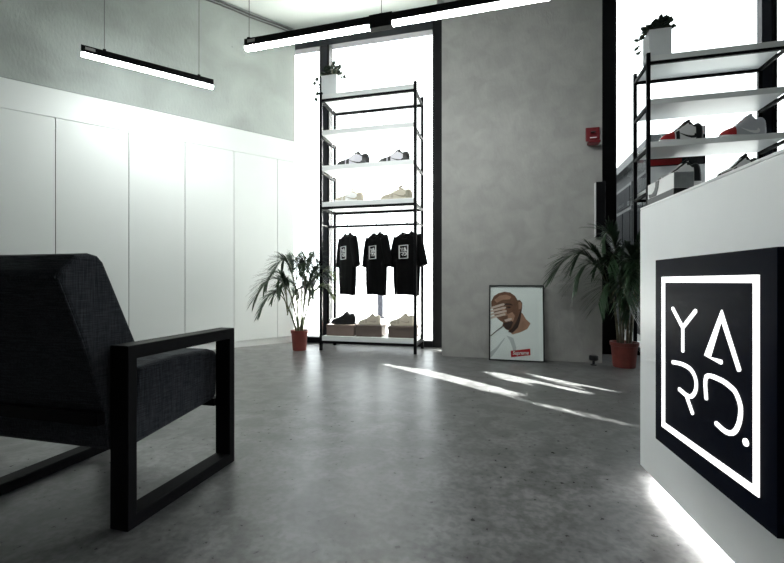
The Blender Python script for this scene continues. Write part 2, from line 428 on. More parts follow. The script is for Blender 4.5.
# ------------------------------------------------------------------ display racks
LEV = [.142, 1.692, 2.115, 2.525, 2.942]   # shelf board centres
def make_rack(label, hang=True):
    e = empty('display_rack', (0,0,0), 0, label, 'rack')
    Wd, D, T = 1.15, .455, .033
    bm = M['black_metal']
    for x in (0, Wd-T):
        for y in (0, D-T):
            box('post', x, x+T, y, y+T, 0, 3.0, bm, e, bevel=.002)
    bt = .022
    for z in LEV:
        full = z in (LEV[0], LEV[1], LEV[4])
        sh = box('shelf', T+.001, Wd-T-.001, .002, D-.002, z-.027, z+.027, M['rack_white'], e, bevel=.002)
        rz = z-.0275-.028
        if full:
            box('front_rail', T, Wd-T, .002, .026, rz, rz+.028, bm, e); box('rear_rail', T, Wd-T, D-.026, D-.002, rz, rz+.028, bm, e)
        for x in (.003, Wd-.027):
            box('side_rail', x, x+.024, T, D-T, rz if full else z-.057, (rz+.028) if full else z-.0275, bm, e)
    if hang:
        MB().tube([(.015, D/2, 1.46), (Wd-.015, D/2, 1.46)], .0145, 12).build('hanging_rail', bm, e, smooth=True)
        for x in (.008, Wd-.022):
            box('rail_bracket', x, x+.014, T, D-T, 1.452, 1.468, bm, e)
    return e
R1 = make_rack('tall black metal rack with shirts hanging, in front of the left window')
R1.location = (-2.06, 4.59, 0)
R2 = make_rack('tall black metal rack of sneakers in front of the right window, behind the counter', False)
R2.location = (1.345, 4.59, 0)

# ------------------------------------------------------------------ sneakers
def lerp_tab(tab, x):
    for (a, va), (b, vb) in zip(tab, tab[1:]):
        if x <= b: 
            k = (x-a)/(b-a); k = k*k*(3-2*k)*.5 + k*.5; return va+(vb-va)*k
    return tab[-1][1]
WID = [(0,.055),(.025,.090),(.07,.115),(.2,.125),(.42,.125),(.62,.155),(.76,.165),(.88,.14),(.95,.10),(1.0,.03)]
HGT = [(0,.20),(.03,.31),(.08,.365),(.14,.37),(.22,.335),(.30,.365),(.36,.365),(.48,.295),(.60,.222),(.70,.175),(.80,.145),(.90,.115),(.97,.07),(1.0,.02)]
SOLE = .075
def surf_y(x, z):
    w = lerp_tab(WID, x); h = lerp_tab(HGT, x)
    q = min(1, max(0, (z-SOLE)/h)); s = q**(1/.75); th = math.asin(min(1, s))
    return w*math.cos(th)**.62
def make_sneaker(name, label, group, L, cm, chunky=False, swoosh=True, parent_loc=(0,0,0), rz=0, zs=1.0):
    """cm: materials sole, base, toe, overlay, heel, collar, lace, mark"""
    e = empty(name, parent_loc, rz, label, 'shoe', group)
    # sole
    N = 22; outl = []
    for i in range(N+1):
        x = i/N; outl.append((x, -(lerp_tab(WID, x)+.012)))
    for i in range(N, -1, -1):
        x = i/N; outl.append((x, lerp_tab(WID, x)+.012))
    sb = MB(); sh = SOLE*(1.35 if chunky else 1)
    n = len(outl)
    rings = []
    for fr, k in ((0, .93), (.18, 1.0), (.8, 1.0), (1.0, .97)):
        ring = []
        for x, y in outl:
            lift = max(0, x-.75)**2*.55 + max(0, .08-x)*.12
            ring.append(((x-.5)*(.985 if k < 1 else 1)*1.02+.5, y*k, lift*(1-fr*.4) + fr*sh))
        rings.append(ring)
    vs = [p for r in rings for p in r]; fs = []
    for j in range(3):
        for i in range(n): fs.append((j*n+i, j*n+(i+1) % n, (j+1)*n+(i+1) % n, (j+1)*n+i))
    # caps as strips
    for base, flip in ((0, True), (3*n, False)):
        for i in range(N):
            a, b, c, d = base+i, base+i+1, base+n-2-i, base+n-1-i
            fs.append((d, c, b, a) if flip else (a, b, c, d))
    def S(v): return (v[0]*L, v[1]*L, v[2]*L*zs)
    sb.add([S(v) for v in vs], fs); sb.build('sole', cm['sole'], e, smooth=False, bevel=.002*L/.3)
    # upper
    NX, NT = 34, 16; ub = MB(); vs = []
    for i in range(NX+1):
        x = i/NX; w = lerp_tab(WID, x); h = lerp_tab(HGT, x)
        for j in range(NT+1):
            th = PI*j/NT
            y = w*(abs(math.cos(th))**.62)*(1 if math.cos(th) >= 0 else -1)
            z = (sh-.004)+h*(math.sin(th)**.75)*(1-.15*(sh > SOLE))
            if x < .30 and 4 <= j <= NT-4: z -= .045*(1-abs(j-NT/2)/(NT/2))*min(1, x/.05)*max(0, min(1, (.30-x)/.06))
            vs.append((x, y, z))
    K = NT+1
    for i in range(NX):
        x = (i+.5)/NX
        for j in range(NT):
            q = min(j, NT-1-j)/(NT/2)   # 0 at sole .. 1 at top
            mi = 0
            if x > .70 and q > .38: mi = 1                       # toe box
            if x > .72 and q <= .45 or x > .93: mi = 6           # toe guard
            if .34 < x < .70 and q > .60 and q < .86: mi = 2     # eyestay
            if .60 < x < .68 and q <= .40: mi = 2
            if x < .20 and q < .44: mi = 3
            if x < .34 and .5 <= q < .66: mi = 4                 # collar
            if x < .30 and q >= .66: mi = 5
            if .34 < x < .70 and q >= .86: mi = 1
            ub.add([], []) if False else None
            ub.f.append((i*K+j, (i+1)*K+j, (i+1)*K+j+1, i*K+j+1)); ub.m.append(mi)
    # close heel and toe
    ub.f.append(tuple(range(K))[::-1]); ub.m.append(3)
    ub.f.append(tuple(NX*K+j for j in range(K))); ub.m.append(6)
    ub.v = [S(v) for v in vs]
    ub.build('upper', [cm['base'], cm['toe'], cm['overlay'], cm['heel'], cm['collar'], cm.get('lining', cm['collar']), cm.get('guard', cm['overlay'])], e, smooth=True)
    # tongue
    tb = MB(); tv = []; rows = 6
    for i in range(rows+1):
        k = i/rows; x = .45-.13*k; z = sh+.325+.062*k; w = .065+.012*k
        for y, dz in ((-w, -.012), (-w*.5, .008), (0, .014), (w*.5, .008), (w, -.012)): tv.append(S((x, y, z+dz)))
    for i in range(rows+1):
        k = i/rows; x = .45-.13*k-.026; z = sh+.325+.062*k; w = .065+.012*k
        for y, dz in ((-w, -.012), (-w*.5, .008), (0, .014), (w*.5, .008), (w, -.012)): tv.append(S((x, y, z+dz-.015)))
    o = (rows+1)*5; fs = []
    for i in range(rows):
        for j in range(4):
            a = i*5+j; fs.append((a, a+1, a+6, a+5)); fs.append((a+o, a+5+o, a+6+o, a+1+o))
        fs += [(i*5, i*5+5, i*5+5+o, i*5+o), (i*5+4, i*5+4+o, i*5+9+o, i*5+9)]
    fs += [tuple(rows*5+j for j in range(5)) + tuple(rows*5+j+o for j in range(4, -1, -1)), tuple(range(4, -1, -1)) + tuple(o+j for j in range(5))]
    tb.add(tv, fs).build('tongue', cm['collar'], e, smooth=True)
    lb = MB()
    for k in range(6):
        x = .64-.055*k; z = sh + lerp_tab(HGT, x)*.985+.012; w = .052+.004*k
        lb.tube([S((x, -w, z-.03)), S((x, -w*.5, z)), S((x-.015, 0, z+.006)), S((x-.02, w*.5, z)), S((x-.025, w, z-.03))], .009*L, 6)
    lb.build('laces', cm['lace'], e, smooth=True)
    if swoosh:
        sw = [(.20,.17),(.17,.12),(.19,.085),(.25,.075),(.33,.09),(.45,.125),(.60,.175)]
        sw2 = [(.60,.175),(.45,.145),(.33,.125),(.27,.12),(.245,.13),(.24,.15)]
        top = [(.60,.176),(.50,.150),(.40,.130),(.31,.120),(.26,.122),(.24,.14),(.235,.165)]
        bot = [(.60,.172),(.50,.132),(.40,.100),(.31,.078),(.23,.078),(.19,.10),(.195,.145)]
        for sgn, nm in ((1, 'side_mark'), (-1, 'side_mark')):
            mb = MB(); v = []
            for (a, b) in zip(top, bot):
                for (x, z) in (a, b):
                    zz = z + sh - SOLE + .02
                    v.append(S((x, sgn*(surf_y(x, zz-(sh-SOLE))+.012), zz)))
            m0 = len(v)
            for (a, b) in zip(top, bot):
                for (x, z) in (a, b):
                    zz = z + sh - SOLE + .02
                    v.append(S((x, sgn*(surf_y(x, zz-(sh-SOLE))-.004), zz)))
            fs = []
            for i in range(len(top)-1):
                fs += [(2*i, 2*i+1, 2*i+3, 2*i+2), (2*i+m0, 2*i+2+m0, 2*i+3+m0, 2*i+1+m0), (2*i, 2*i+2, 2*i+2+m0, 2*i+m0), (2*i+1, 2*i+1+m0, 2*i+3+m0, 2*i+3)]
            mb.add(v, fs).build(nm, cm['mark'], e)
    return e
cm_bw = dict(sole=M['s_white'], base=M['s_lilac'], toe=M['s_black'], overlay=M['s_black'], heel=M['s_black'], collar=M['s_black'], lace=M['s_white'], mark=M['s_black'])
cm_cr = dict(sole=M['s_white'], base=M['s_white'], toe=M['s_cream'], overlay=M['s_cream'], heel=M['s_sand'], collar=M['s_cream'], lace=M['s_white'], mark=M['s_sand'])
cm_sd = dict(sole=M['s_cream'], base=M['s_cream'], toe=M['s_sand'], overlay=M['s_sand'], heel=M['s_olive'], collar=M['s_sand'], lace=M['s_cream'], mark=M['s_olive'])
cm_rb = dict(guard=M['red'], sole=M['s_white'], base=M['s_white'], toe=M['red'], overlay=M['s_black'], heel=M['s_black'], collar=M['s_black'], lace=M['s_black'], mark=M['s_black'])
cm_gr = dict(guard=M['red'], sole=M['s_white'], base=M['s_grey'], toe=M['red'], overlay=M['s_grey'], heel=M['s_grey'], collar=M['s_grey'], lace=M['s_grey'], mark=M['s_white'])
cm_bk = dict(sole=M['s_black'], base=M['s_black'], toe=M['s_black'], overlay=M['s_black'], heel=M['s_black'], collar=M['s_black'], lace=M['s_black'], mark=M['s_black'])
cm_bn = dict(sole=M['s_cream'], base=M['s_cream'], toe=M['s_cream'], overlay=M['s_sand'], heel=M['s_cream'], collar=M['s_sand'], lace=M['s_cream'], mark=M['s_sand'])
cm_wb = dict(sole=M['s_white'], base=M['s_white'], toe=M['s_white'], overlay=M['s_black'], heel=M['s_black'], collar=M['s_black'], lace=M['s_white'], mark=M['s_black'])
def u_at(px, n):
    return math.tan(math.atan((px-392)/427)-YAW)*n
def put_shoe(px_l, px_r, n, z, cm, label, group, chunky=False, swoosh=True, sw=8, zs=1.08):
    """heel at the right, toe at the left"""
    u0, u1 = u_at(px_l, n), u_at(px_r, n); L = (u1-u0)/math.cos(math.radians(sw))/1.02
    return make_sneaker('sneaker', label, group, L, cm, chunky, swoosh, (u1, n+.02, z), math.radians(180+sw), zs)
Z3, Z4, Z1 = LEV[2]+.0275, LEV[1]+.0275, LEV[0]+.0275
put_shoe(337, 369, 4.80, Z3, cm_bw, 'left black and white sneaker on the upper shoe shelf of the shirt rack', 'sneakers on the shirt rack')
put_shoe(378, 409.5, 4.80, Z3, cm_bw, 'right black and white sneaker on the upper shoe shelf of the shirt rack', 'sneakers on the shirt rack')
put_shoe(334.5, 363, 4.80, Z4, cm_cr, 'pale white and cream sneaker, left on the shelf just above the shirts', 'sneakers on the shirt rack', True)
put_shoe(381, 412, 4.80, Z4, cm_sd, 'sand coloured sneaker, right on the shelf just above the shirts', 'sneakers on the shirt rack', True)
# shoe boxes on the bottom shelf with a shoe on each
def make_box(name, w, d, h, mb_, label, cat, group, loc, rz=0, ml=None):
    e = empty(name, loc, rz, label, cat, group)
    box('body', -w/2, w/2, -d/2, d/2, 0, h*.72, mb_, e, bevel=.003)
    box('lid', -w/2-.004, w/2+.004, -d/2-.004, d/2+.004, h*.72, h, ml or mb_, e, bevel=.003)
    return e
NB = 4.76
for (a, b, m, cmx, l1, l2, sa, sb_, sw) in (
    (326.5, 354, 'card_pink', cm_bk, 'rose brown shoe box on the bottom shelf, leftmost, under the black sneaker', 'black sneaker standing on the leftmost shoe box', 331, 355, True),
    (356, 381.3, 'card_brown', cm_bn, 'brown shoe box in the middle of the bottom shelf of the shirt rack', 'cream sneaker on the middle shoe box under the shirts', 358.5, 380, True),
    (388, 414.3, 'card_brown', cm_bn, 'brown shoe box on the bottom shelf, rightmost, beside the rack post', 'cream sneaker on the rightmost shoe box under the third shirt', 389.5, 414, True)):
    u0, u1 = u_at(a, NB-.11), u_at(b, NB-.11)
    make_box('shoe_box', u1-u0, .22, .128, M[m], l1, 'shoe box', 'shoe boxes on the bottom shelf', ((u0+u1)/2, NB, Z1))
    put_shoe(sa, sb_, NB, Z1+.1285, cmx, l2, 'sneakers on the shoe boxes')
# right rack
put_shoe(657, 703, 4.78, Z3, cm_rb, 'red, black and white sneaker, left on the upper visible shelf of the right rack', 'sneakers on the right rack', zs=1.32)
put_shoe(716, 766, 4.78, Z3, cm_gr, 'light grey mesh sneaker with a red toe on the right rack', 'sneakers on the right rack', zs=1.32)
put_shoe(655, 701, 4.72, Z4, cm_wb, 'black and white sneaker half hidden behind the small box on the counter', 'sneakers on the right rack', zs=1.45)
put_shoe(714, 760, 4.68, Z4, cm_wb, 'black and white sneaker peeping over the counter top, right on the lower shelf', 'sneakers on the right rack', zs=1.6)
bx1 = empty('shoe_box', ((u_at(665,4.94)+u_at(705.5,4.94))/2, 4.94, Z3), 0, 'small grey and black box standing behind the red sneaker', 'shoe box', 'boxes behind the sneakers on the right rack')
w = (u_at(705.5, 4.9)-u_at(684, 4.9))/2; bx1.location = (u_at(705.5,4.9)-w, 4.96, Z3)
box('body', -w, w, -.06, .06, 0, .13, M['grey_card'], bx1, bevel=.003); box('lid', -w-.002, w+.002, -.063, .063, .13, .215, M['planter'], bx1, bevel=.003)
box('side_band', -w-.001, w+.001, -.064, -.061, .06, .125, M['s_black'], bx1)
u0, u1 = u_at(650, 4.92), u_at(705.5, 4.90)
bx2 = empty('shoe_box', ((u0+u1)/2, 4.96, Z4), 0, 'wide shoe box with black and red lid on the lower shelf of the right rack', 'shoe box', 'boxes behind the sneakers on the right rack')
w = (u1-u0)/2
box('body', -w, w, -.06, .06, 0, .255, M['planter'], bx2, bevel=.003); box('lid', -w-.003, w+.003, -.063, .063, .255, .335, M['s_black'], bx2, bevel=.003)
box('red_stripe', -w-.001, -w+.28, -.066, -.063, .265, .325, M['red'], bx2)

# ------------------------------------------------------------------ shirts
LET = {}   # letters of the sign in a unit square (0..1, y up), filled below
def plane_pt(px, py):
    r = (px-392)/427
    t = (r*1.7635-.9375)/(r*.9857-.1685); Z = 1.7635-.9857*t
    return t, EYE+(281.5-py)/427*Z
def c5(x, y): return plane_pt(640+x/3.5208, 240+y/3.5208)
def c6(x, y): return plane_pt(640+x/3.0764, 380+y/3.0764)
STROKES = {
 'letter_y': [[c5(117,240), c5(153,308), c5(153,392)], [c5(199,249), c5(153,308)]],
 'letter_a': [[c5(289,430), c5(240,409), c5(290,264), c5(352,458)]],
 'letter_r': [[c5(117,430), c5(150,437), c5(180,455), c5(197,485), c5(200,520), c5(190,545), c5(172,550), c5(140,525)], [c6(146,52), c6(164,103)]],
 'letter_d': [[c6(206,58), c5(236,482), c5(285,492), c5(325,520), c6(300,45), c6(312,85), c6(308,130), c6(292,160), c6(268,160), c6(236,133)]],
}
FR = (.3955, .855, .334, .8147)
def unit(p): return ((p[0]-FR[0])/(FR[1]-FR[0]), (p[1]-FR[2])/(FR[3]-FR[2]))
DOT = c6(328,192)
def make_logo(mb, size, fn, d0, d1, w):
    for L in STROKES.values():
        for s in L: stroke(mb, [((unit(p)[0]-.5)*size, (unit(p)[1]-.5)*size) for p in s], w, fn, d0, d1)
    h = size/2
    for a, b in (((-h, h), (h, h)), ((h, h), (h, -h)), ((h, -h), (-h, -h)), ((-h, -h), (-h, h))):
        stroke(mb, [a, b], w, fn, d0, d1)
def make_shirt(label):
    e = empty('t_shirt', (0,0,0), 0, label, 't-shirt', 'black printed t-shirts on the rail')
    # body rows, z down from the shoulder line; origin at the hem centre is set later, here at the neck
    mb = MB(); NR, NS = 26, 40; H = .725
    for i in range(NR+1):
        k = i/NR; z = -H*k
        hw = .212 + .012*math.sin(k*3)
        if k < .06: hw = .085 + (.212-.085)*min(1, (k/.06))**.6
        th = .045 if k > .08 else .02+.025*k/.08
        amp = .014*max(0, k-.15)
        for j in range(NS):
            a = 2*PI*j/NS; ca, sa = math.cos(a), math.sin(a)
            x = hw*math.copysign(abs(ca)**.8, ca); y = th*math.copysign(abs(sa)**.8, sa)
            y += amp*math.sin(x*42+k*3)+amp*.6*math.sin(x*75+1.3)
            zz = z - (.045*max(0, 1-(x/.085)**2)*max(0, 1-k*5) if k < .2 else 0)*(1.5 if y < 0 else .5) - .05*abs(x)*(1 if k > .9 else 0) - (.13*max(0, abs(x)-.05) if k < .5 else .13*max(0, abs(x)-.05)*(1-k)*2)
            mb.v.append((x, y, zz))
    for i in range(NR):
        for j in range(NS): mb.f.append((i*NS+j, (i+1)*NS+j, (i+1)*NS+(j+1) % NS, i*NS+(j+1) % NS)); mb.m.append(0)
    mb.f.append(tuple(range(NS))); mb.m.append(0)
    for s in (-1, 1):   # sleeves hanging down from the shoulders
        vs = []; n = 12; rows = 9
        for i in range(rows):
            k = i/(rows-1)
            cx = s*(.172+.10*k); cz = -.085-.31*k
            rx = .055+.016*k; ry = .042+.006*math.sin(k*5)
            ax, az = math.cos(.45), math.sin(.45)
            for j in range(n):
                a = 2*PI*j/n
                vs.append((cx+s*rx*math.cos(a)*ax, ry*math.sin(a), cz+rx*math.cos(a)*az*(1-.4*k)+.02*(1-k)))
        fs = [(i*n+j, (i+1)*n+j, (i+1)*n+(j+1) % n, i*n+(j+1) % n) for i in range(rows-1) for j in range(n)]
        fs += [tuple(range(n)), tuple(range((rows-1)*n, rows*n))[::-1]]
        mb.add(vs, fs)
    mb.build('body', M['shirt'], e, smooth=True)
    cb = MB(); pts = [(.084*math.cos(a), .024*math.sin(a), -.004-(.062 if math.sin(a) < 0 else .022)*(math.sin(a)**2)) for a in [2*PI*k/20 for k in range(21)]]
    cb.tube(pts, .008, 8, cap=False).build('collar', M['shirt'], e, smooth=True)
    pb = MB(); make_logo(pb, .148, lambda a, b, d: (a, -d-.006*math.sin(a*42), b-.235), .060, .050, .008)
    pb.build('printed_logo', M['print'], e)
    return e
def make_hanger(label):
    e = empty('clothes_hanger', (0,0,0), 0, label, 'hanger', 'wire hangers on the rail')
    hk = [(.018*math.cos(a), 0, .018*math.sin(a)) for a in [math.radians(d) for d in range(-20, 201, 20)]]
    # hook ring sits over the rail (centre at 0), stem goes down
    stem = [(0.0179*math.cos(math.radians(-20)), 0, -.0062), (.010, 0, -.018), (0, 0, -.030), (0, 0, -.075)]
    MB().tube(hk[::-1] + stem[1:], .0042, 8).build('hook', M['hanger'], e, smooth=True)
    MB().tube([(-.165, 0, -.142), (-.06, 0, -.092), (0, 0, -.072), (.06, 0, -.092), (.165, 0, -.142)], .0045, 8).build('shoulder_bar', M['hanger'], e, smooth=True)
    return e
RAILN = 4.59+.22
for i, (px, ang, nm) in enumerate(((347.5, 47, 'leftmost'), (376.5, 43, 'middle'), (407.0, 36, 'rightmost'))):
    u = u_at(px, RAILN)
    h = make_hanger('thin wire hanger carrying the %s black t-shirt' % nm); h.location = (u, RAILN, 1.4595); h.rotation_euler = (0,0,math.radians(-ang))
    s = make_shirt('black t-shirt with white square print, %s of the three on the rail' % nm)
    s.location = (u, RAILN, 1.375); s.rotation_euler = (0,0,math.radians(-ang))

# ------------------------------------------------------------------ palms
def frond(parent, base, az, length, rise, droop, nleaf, leaf_len, mats, twist=0, w=.0085, stemr=.0065):
    """arching rachis with paired drooping leaflets"""
    d = Vector((math.cos(az), math.sin(az), 0)); side = Vector((-d.y, d.x, 0)); pts = []
    N = 22
    for i in range(N+1):
        k = i/N
        out = length*(k**1.25)*.85; up = rise*math.sin(min(1, k*1.0)*PI/2*1.1) - droop*k**2.6
        pts.append(Vector(base) + d*out + Vector((0,0,up)) + side*(twist*k*k))
    rb = MB(); rb.tube(pts, [stemr*(1-.75*i/N) for i in range(N+1)], 6, 1)
    for i in range(nleaf):
        k = .30+.70*(i+.5)/nleaf; q = k*N; a = int(min(N-1, q)); p = pts[a].lerp(pts[a+1], q-a); t = (pts[a+1]-pts[a]).normalized()
        for sgn in (-1, 1):
            ll = leaf_len*(.55+.45*math.sin(PI*min(1, (k-.30)/.75)))*random.uniform(.85, 1.1)
            dr = (t*random.uniform(.75, 1.0) + side*sgn*(.75-.35*k)+Vector((0,0,random.uniform(.0,.35)))).normalized()
            lp = []; K = 5
            for j in range(K+1):
                f = j/K; lp.append(p + dr*ll*f + Vector((0,0,-1))*ll*.27*f*f)
            vs = []; wn = dr.cross(Vector((0,0,1))); wn.normalize()
            for j, c in enumerate(lp):
                f = j/K; ww = w*(.35+1.3*f)*(1-f)**.6 if f < 1 else .0004
                vs += [c-wn*ww/1.0, c+Vector((0,0,-.0012)), c+wn*ww/1.0]
            rb.add(vs, [(3*j, 3*j+1, 3*j+4, 3*j+3) for j in range(K)] + [(3*j+1, 3*j+2, 3*j+5, 3*j+4) for j in range(K)], 0)
    return rb.build('frond', mats, parent)
def palm(loc, label, rp, hp, fr, canes, mstem, seed, extra, az0, az1):
    random.seed(seed); fr = [(f[0], f[1], f[2]*.92, f[3]*1.0, f[4]*.8, int(f[5]*1.7), f[6]*1.15, f[7]) for f in fr]
    e = empty('potted_palm', loc, 0, label, 'potted plant')
    prof = [(rp*.74, 0), (rp*.78, .004), (rp*.93, hp*.84), (rp*.94, hp*.85), (rp*1.0, hp*.86), (rp*1.02, hp), (rp*.93, hp), (rp*.90, hp*.88)]
    MB().lathe(prof).build('pot', M['pot'], e, smooth=False, bevel=.001)
    MB().lathe([(rp*.5, hp*.88), (rp*.895, hp*.89), (rp*.6, hp*.92), (.01, hp*.93)]).build('soil', M['soil'], e, smooth=True)
    for (x, y, tx, ty, h) in canes:
        N = 9; pts = [(x+(tx-x)*(k/N)**1.3, y+(ty-y)*(k/N)**1.3, hp*.9+(h-hp*.9)*k/N) for k in range(N+1)]
        MB().tube(pts, [.0125*(1-.35*k/N)*(1+.14*(k % 2)) for k in range(N+1)], 8).build('stem', mstem, e, smooth=True)
    for k in range(extra):
        az = az0 + (az1-az0)*(k+.5)/extra + random.uniform(-.15, .15)
        q_ = random.choice(canes)
        fr.append(((q_[2], q_[3], q_[4]*random.uniform(.75, .98)), az, random.uniform(.16, .34), random.uniform(.30, .52), random.uniform(.05, .22), 26, random.uniform(.15, .21), fr[0][7]))
    for f in fr: frond(e, *f)
    return e
ml, m2 = [M['leaf'], M['stem']], [M['leaf2'], M['stem']]
D = math.radians
fr1 = []
cn1 = [(-.02,.01,-.10,.0,.62),(.0,-.02,-.03,-.02,.66),(.03,.01,.06,.0,.64),(.02,.03,.10,.03,.55),(-.03,-.02,-.14,-.03,.52),(.0,.03,.0,.05,.6)]
for (b, az, ln, rise, droop, n, ll, mm) in [
    ((-.10,0,.60), 172, .52, .46, .40, 20, .20, ml), ((-.10,0,.60), 190, .58, .40, .52, 22, .20, ml), ((-.14,-.03,.50), 200, .40, .30, .44, 16, .16, ml),
    ((-.03,-.02,.62), 160, .34, .56, .22, 18, .20, ml), ((-.03,-.02,.62), 215, .28, .52, .20, 18, .20, ml), ((-.03,-.02,.60), 120, .20, .56, .14, 18, .19, ml),
    ((.06,0,.60), 60, .22, .56, .12, 18, .19, ml), ((.06,0,.60), 10, .34, .44, .18, 18, .18, ml), ((.06,0,.60), -60, .20, .50, .15, 16, .18, ml),
    ((.10,.03,.52), 5, .34, .30, .20, 16, .16, m2), ((.10,.03,.52), 30, .34, .46, .12, 16, .16, m2), ((0,.05,.56), 95, .20, .60, .10, 16, .19, ml),
    ((-.10,0,.56), 235, .20, .36, .30, 14, .16, ml), ((.06,0,.50), -20, .20, .36, .22, 14, .15, ml)]:
    fr1.append((b, D(az), ln, rise, droop, n, ll, mm))
palm((-2.29, 4.55, 0), 'leafy areca palm in a terracotta pot beside the white cabinets', .10, .235, fr1, cn1, M['stem'], 3, 12, 0, 2*PI)
fr2 = []
cn2 = [(-.05,0,-.12,-.04,.80),(-.02,.03,-.03,0,.86),(.02,-.03,.03,-.03,.84),(.05,.0,.10,.0,.80),(.0,.05,.03,.06,.8),(-.04,-.05,-.06,-.07,.70),(.06,.03,.12,.05,.7)]
for (b, az, ln, rise, droop, n, ll, mm) in [
    ((-.12,-.04,.66), 185, .66, .58, .46, 24, .24, ml), ((-.12,-.04,.60), 205, .48, .52, .40, 22, .24, ml), ((-.12,-.04,.64), 192, .44, .62, .36, 20, .22, ml),
    ((-.03,0,.70), 215, .28, .66, .20, 20, .24, ml), ((-.03,0,.66), 235, .36, .52, .34, 20, .24, ml), ((.03,-.03,.64), 270, .36, .50, .38, 22, .25, ml),
    ((.03,-.03,.66), 300, .40, .52, .36, 20, .24, ml), ((.10,0,.66), 0, .44, .60, .30, 20, .24, ml), ((.10,0,.66), 25, .30, .64, .22, 20, .23, ml),
    ((.04,.04,.66), 345, .22, .62, .18, 18, .22, ml), ((.03,-.03,.62), 250, .44, .40, .44, 22, .24, ml), ((-.06,-.07,.56), 225, .40, .36, .40, 20, .22, ml),
    ((.12,.05,.58), -20, .40, .42, .36, 20, .22, ml), ((.03,-.03,.68), 330, .24, .66, .18, 18, .22, ml), ((-.06,-.07,.50), 280, .28, .30, .34, 18, .2, ml)]:
    fr2.append((b, D(az), ln, rise, droop, n, ll, mm))
palm((1.105, 4.42, 0), 'large dark palm in a terracotta pot at the end of the grey wall', .122, .235, fr2, cn2, M['stem_dark'], 5, 12, D(190), D(370))

# ------------------------------------------------------------------ square planters with trailing ivy
def leafmesh(mb, c, d, up, s):
    d = d.normalized(); sd = d.cross(up).normalized(); nn = sd.cross(d)
    out = [(0,0),(.25,.42),(.55,.45),(.8,.28),(1,0),(.8,-.28),(.55,-.45),(.25,-.42)]
    vs = [c + d*a*s + sd*b*s + nn*(-.25*abs(b)*s) for a, b in out]
    mb.add(vs + [c + d*.5*s + nn*.06*s], [(i, (i+1) % 8, 8) for i in range(8)])
def planter(loc, w, h, label, seed, trail, nl=34, ls=.065):
    random.seed(seed)
    e = empty('planter_box', loc, 0, label, 'planter')
    t = .012
    pb = MB(); o = [(-w/2,-w/2),(w/2,-w/2),(w/2,w/2),(-w/2,w/2)]; i_ = [(a*(1-2*t/w), b*(1-2*t/w)) for a, b in o]
    vs = [(a,b,0) for a,b in o] + [(a,b,h) for a,b in o] + [(a,b,h) for a,b in i_] + [(a,b,h-.04) for a,b in i_]
    fs = [(3,2,1,0)] + [(k,(k+1)%4,4+(k+1)%4,4+k) for k in range(4)] + [(4+k,4+(k+1)%4,8+(k+1)%4,8+k) for k in range(4)] + [(8+k,8+(k+1)%4,12+(k+1)%4,12+k) for k in range(4)] + [(12,13,14,15)]
    pb.add(vs, fs).build('pot', M['planter'], e, bevel=.003)
    MB().box(-w/2+t+.001, w/2-t-.001, -w/2+t+.001, w/2-t-.001, h-.038, h-.02).build('soil', M['soil'], e)
    lf = MB(); st = MB()
    for k in range(nl):
        a = random.uniform(0, 2*PI); r = random.uniform(0, w*.42); x, y = r*math.cos(a), r*math.sin(a)
        hh = random.uniform(.01, .085) + (.07 if x > 0 else 0)*random.random()
        top = Vector((x*1.25, y*1.2, h+hh)); st.tube([(x*.5, y*.5, h-.02), (x*.9, y*.9, h+hh*.5), top], .0022, 5)
        leafmesh(lf, top, Vector((math.cos(a)+random.uniform(-.6,.6), math.sin(a)+random.uniform(-.6,.6), random.uniform(-.4,.6))), Vector((0,0,1)), ls*random.uniform(.7, 1.15))
    for tr in trail:
        P = [Vector(p) for p in tr]; st.tube(P, .0042, 6)
        for k, p in enumerate(P[1:]):
            leafmesh(lf, p, Vector((random.uniform(-1,.2), random.uniform(-.6,.6), random.uniform(-1,.2))), Vector((0,-1,.4)), ls*random.uniform(.75, 1.1))
    lf.build('leaves', M['ivy'], e); st.build('stems', M['stem_dark'], e)
    return e
TOPZ = LEV[4]+.0275
planter((-1.955, 4.72, TOPZ), .19, .235, 'pale square planter with trailing ivy on top of the shirt rack', 11,
        [[(-.06,-.02,.24),(-.12,-.04,.28),(-.17,-.05,.25),(-.20,-.06,.20)], [(-.07,.0,.24),(-.15,.02,.20),(-.19,.0,.10),(-.205,-.01,.03)], [(.05,0,.24),(.11,-.02,.29),(.15,-.02,.25)]], 110, .058)
planter((1.470, 4.715, TOPZ), .195, .265, 'grey square planter with dark ivy on top of the right rack', 12,
        [[(-.09,-.05,.26),(-.12,-.07,.31),(-.165,-.09,.30)], [(-.09,-.02,.26),(-.13,-.05,.25),(-.17,-.06,.20),(-.175,-.07,.13),(-.16,-.08,.07)], [(.06,-.02,.26),(.12,-.04,.31),(.16,-.04,.30)], [(.05,-.05,.26),(.08,-.07,.34),(.10,-.09,.36)]], 120, .062)

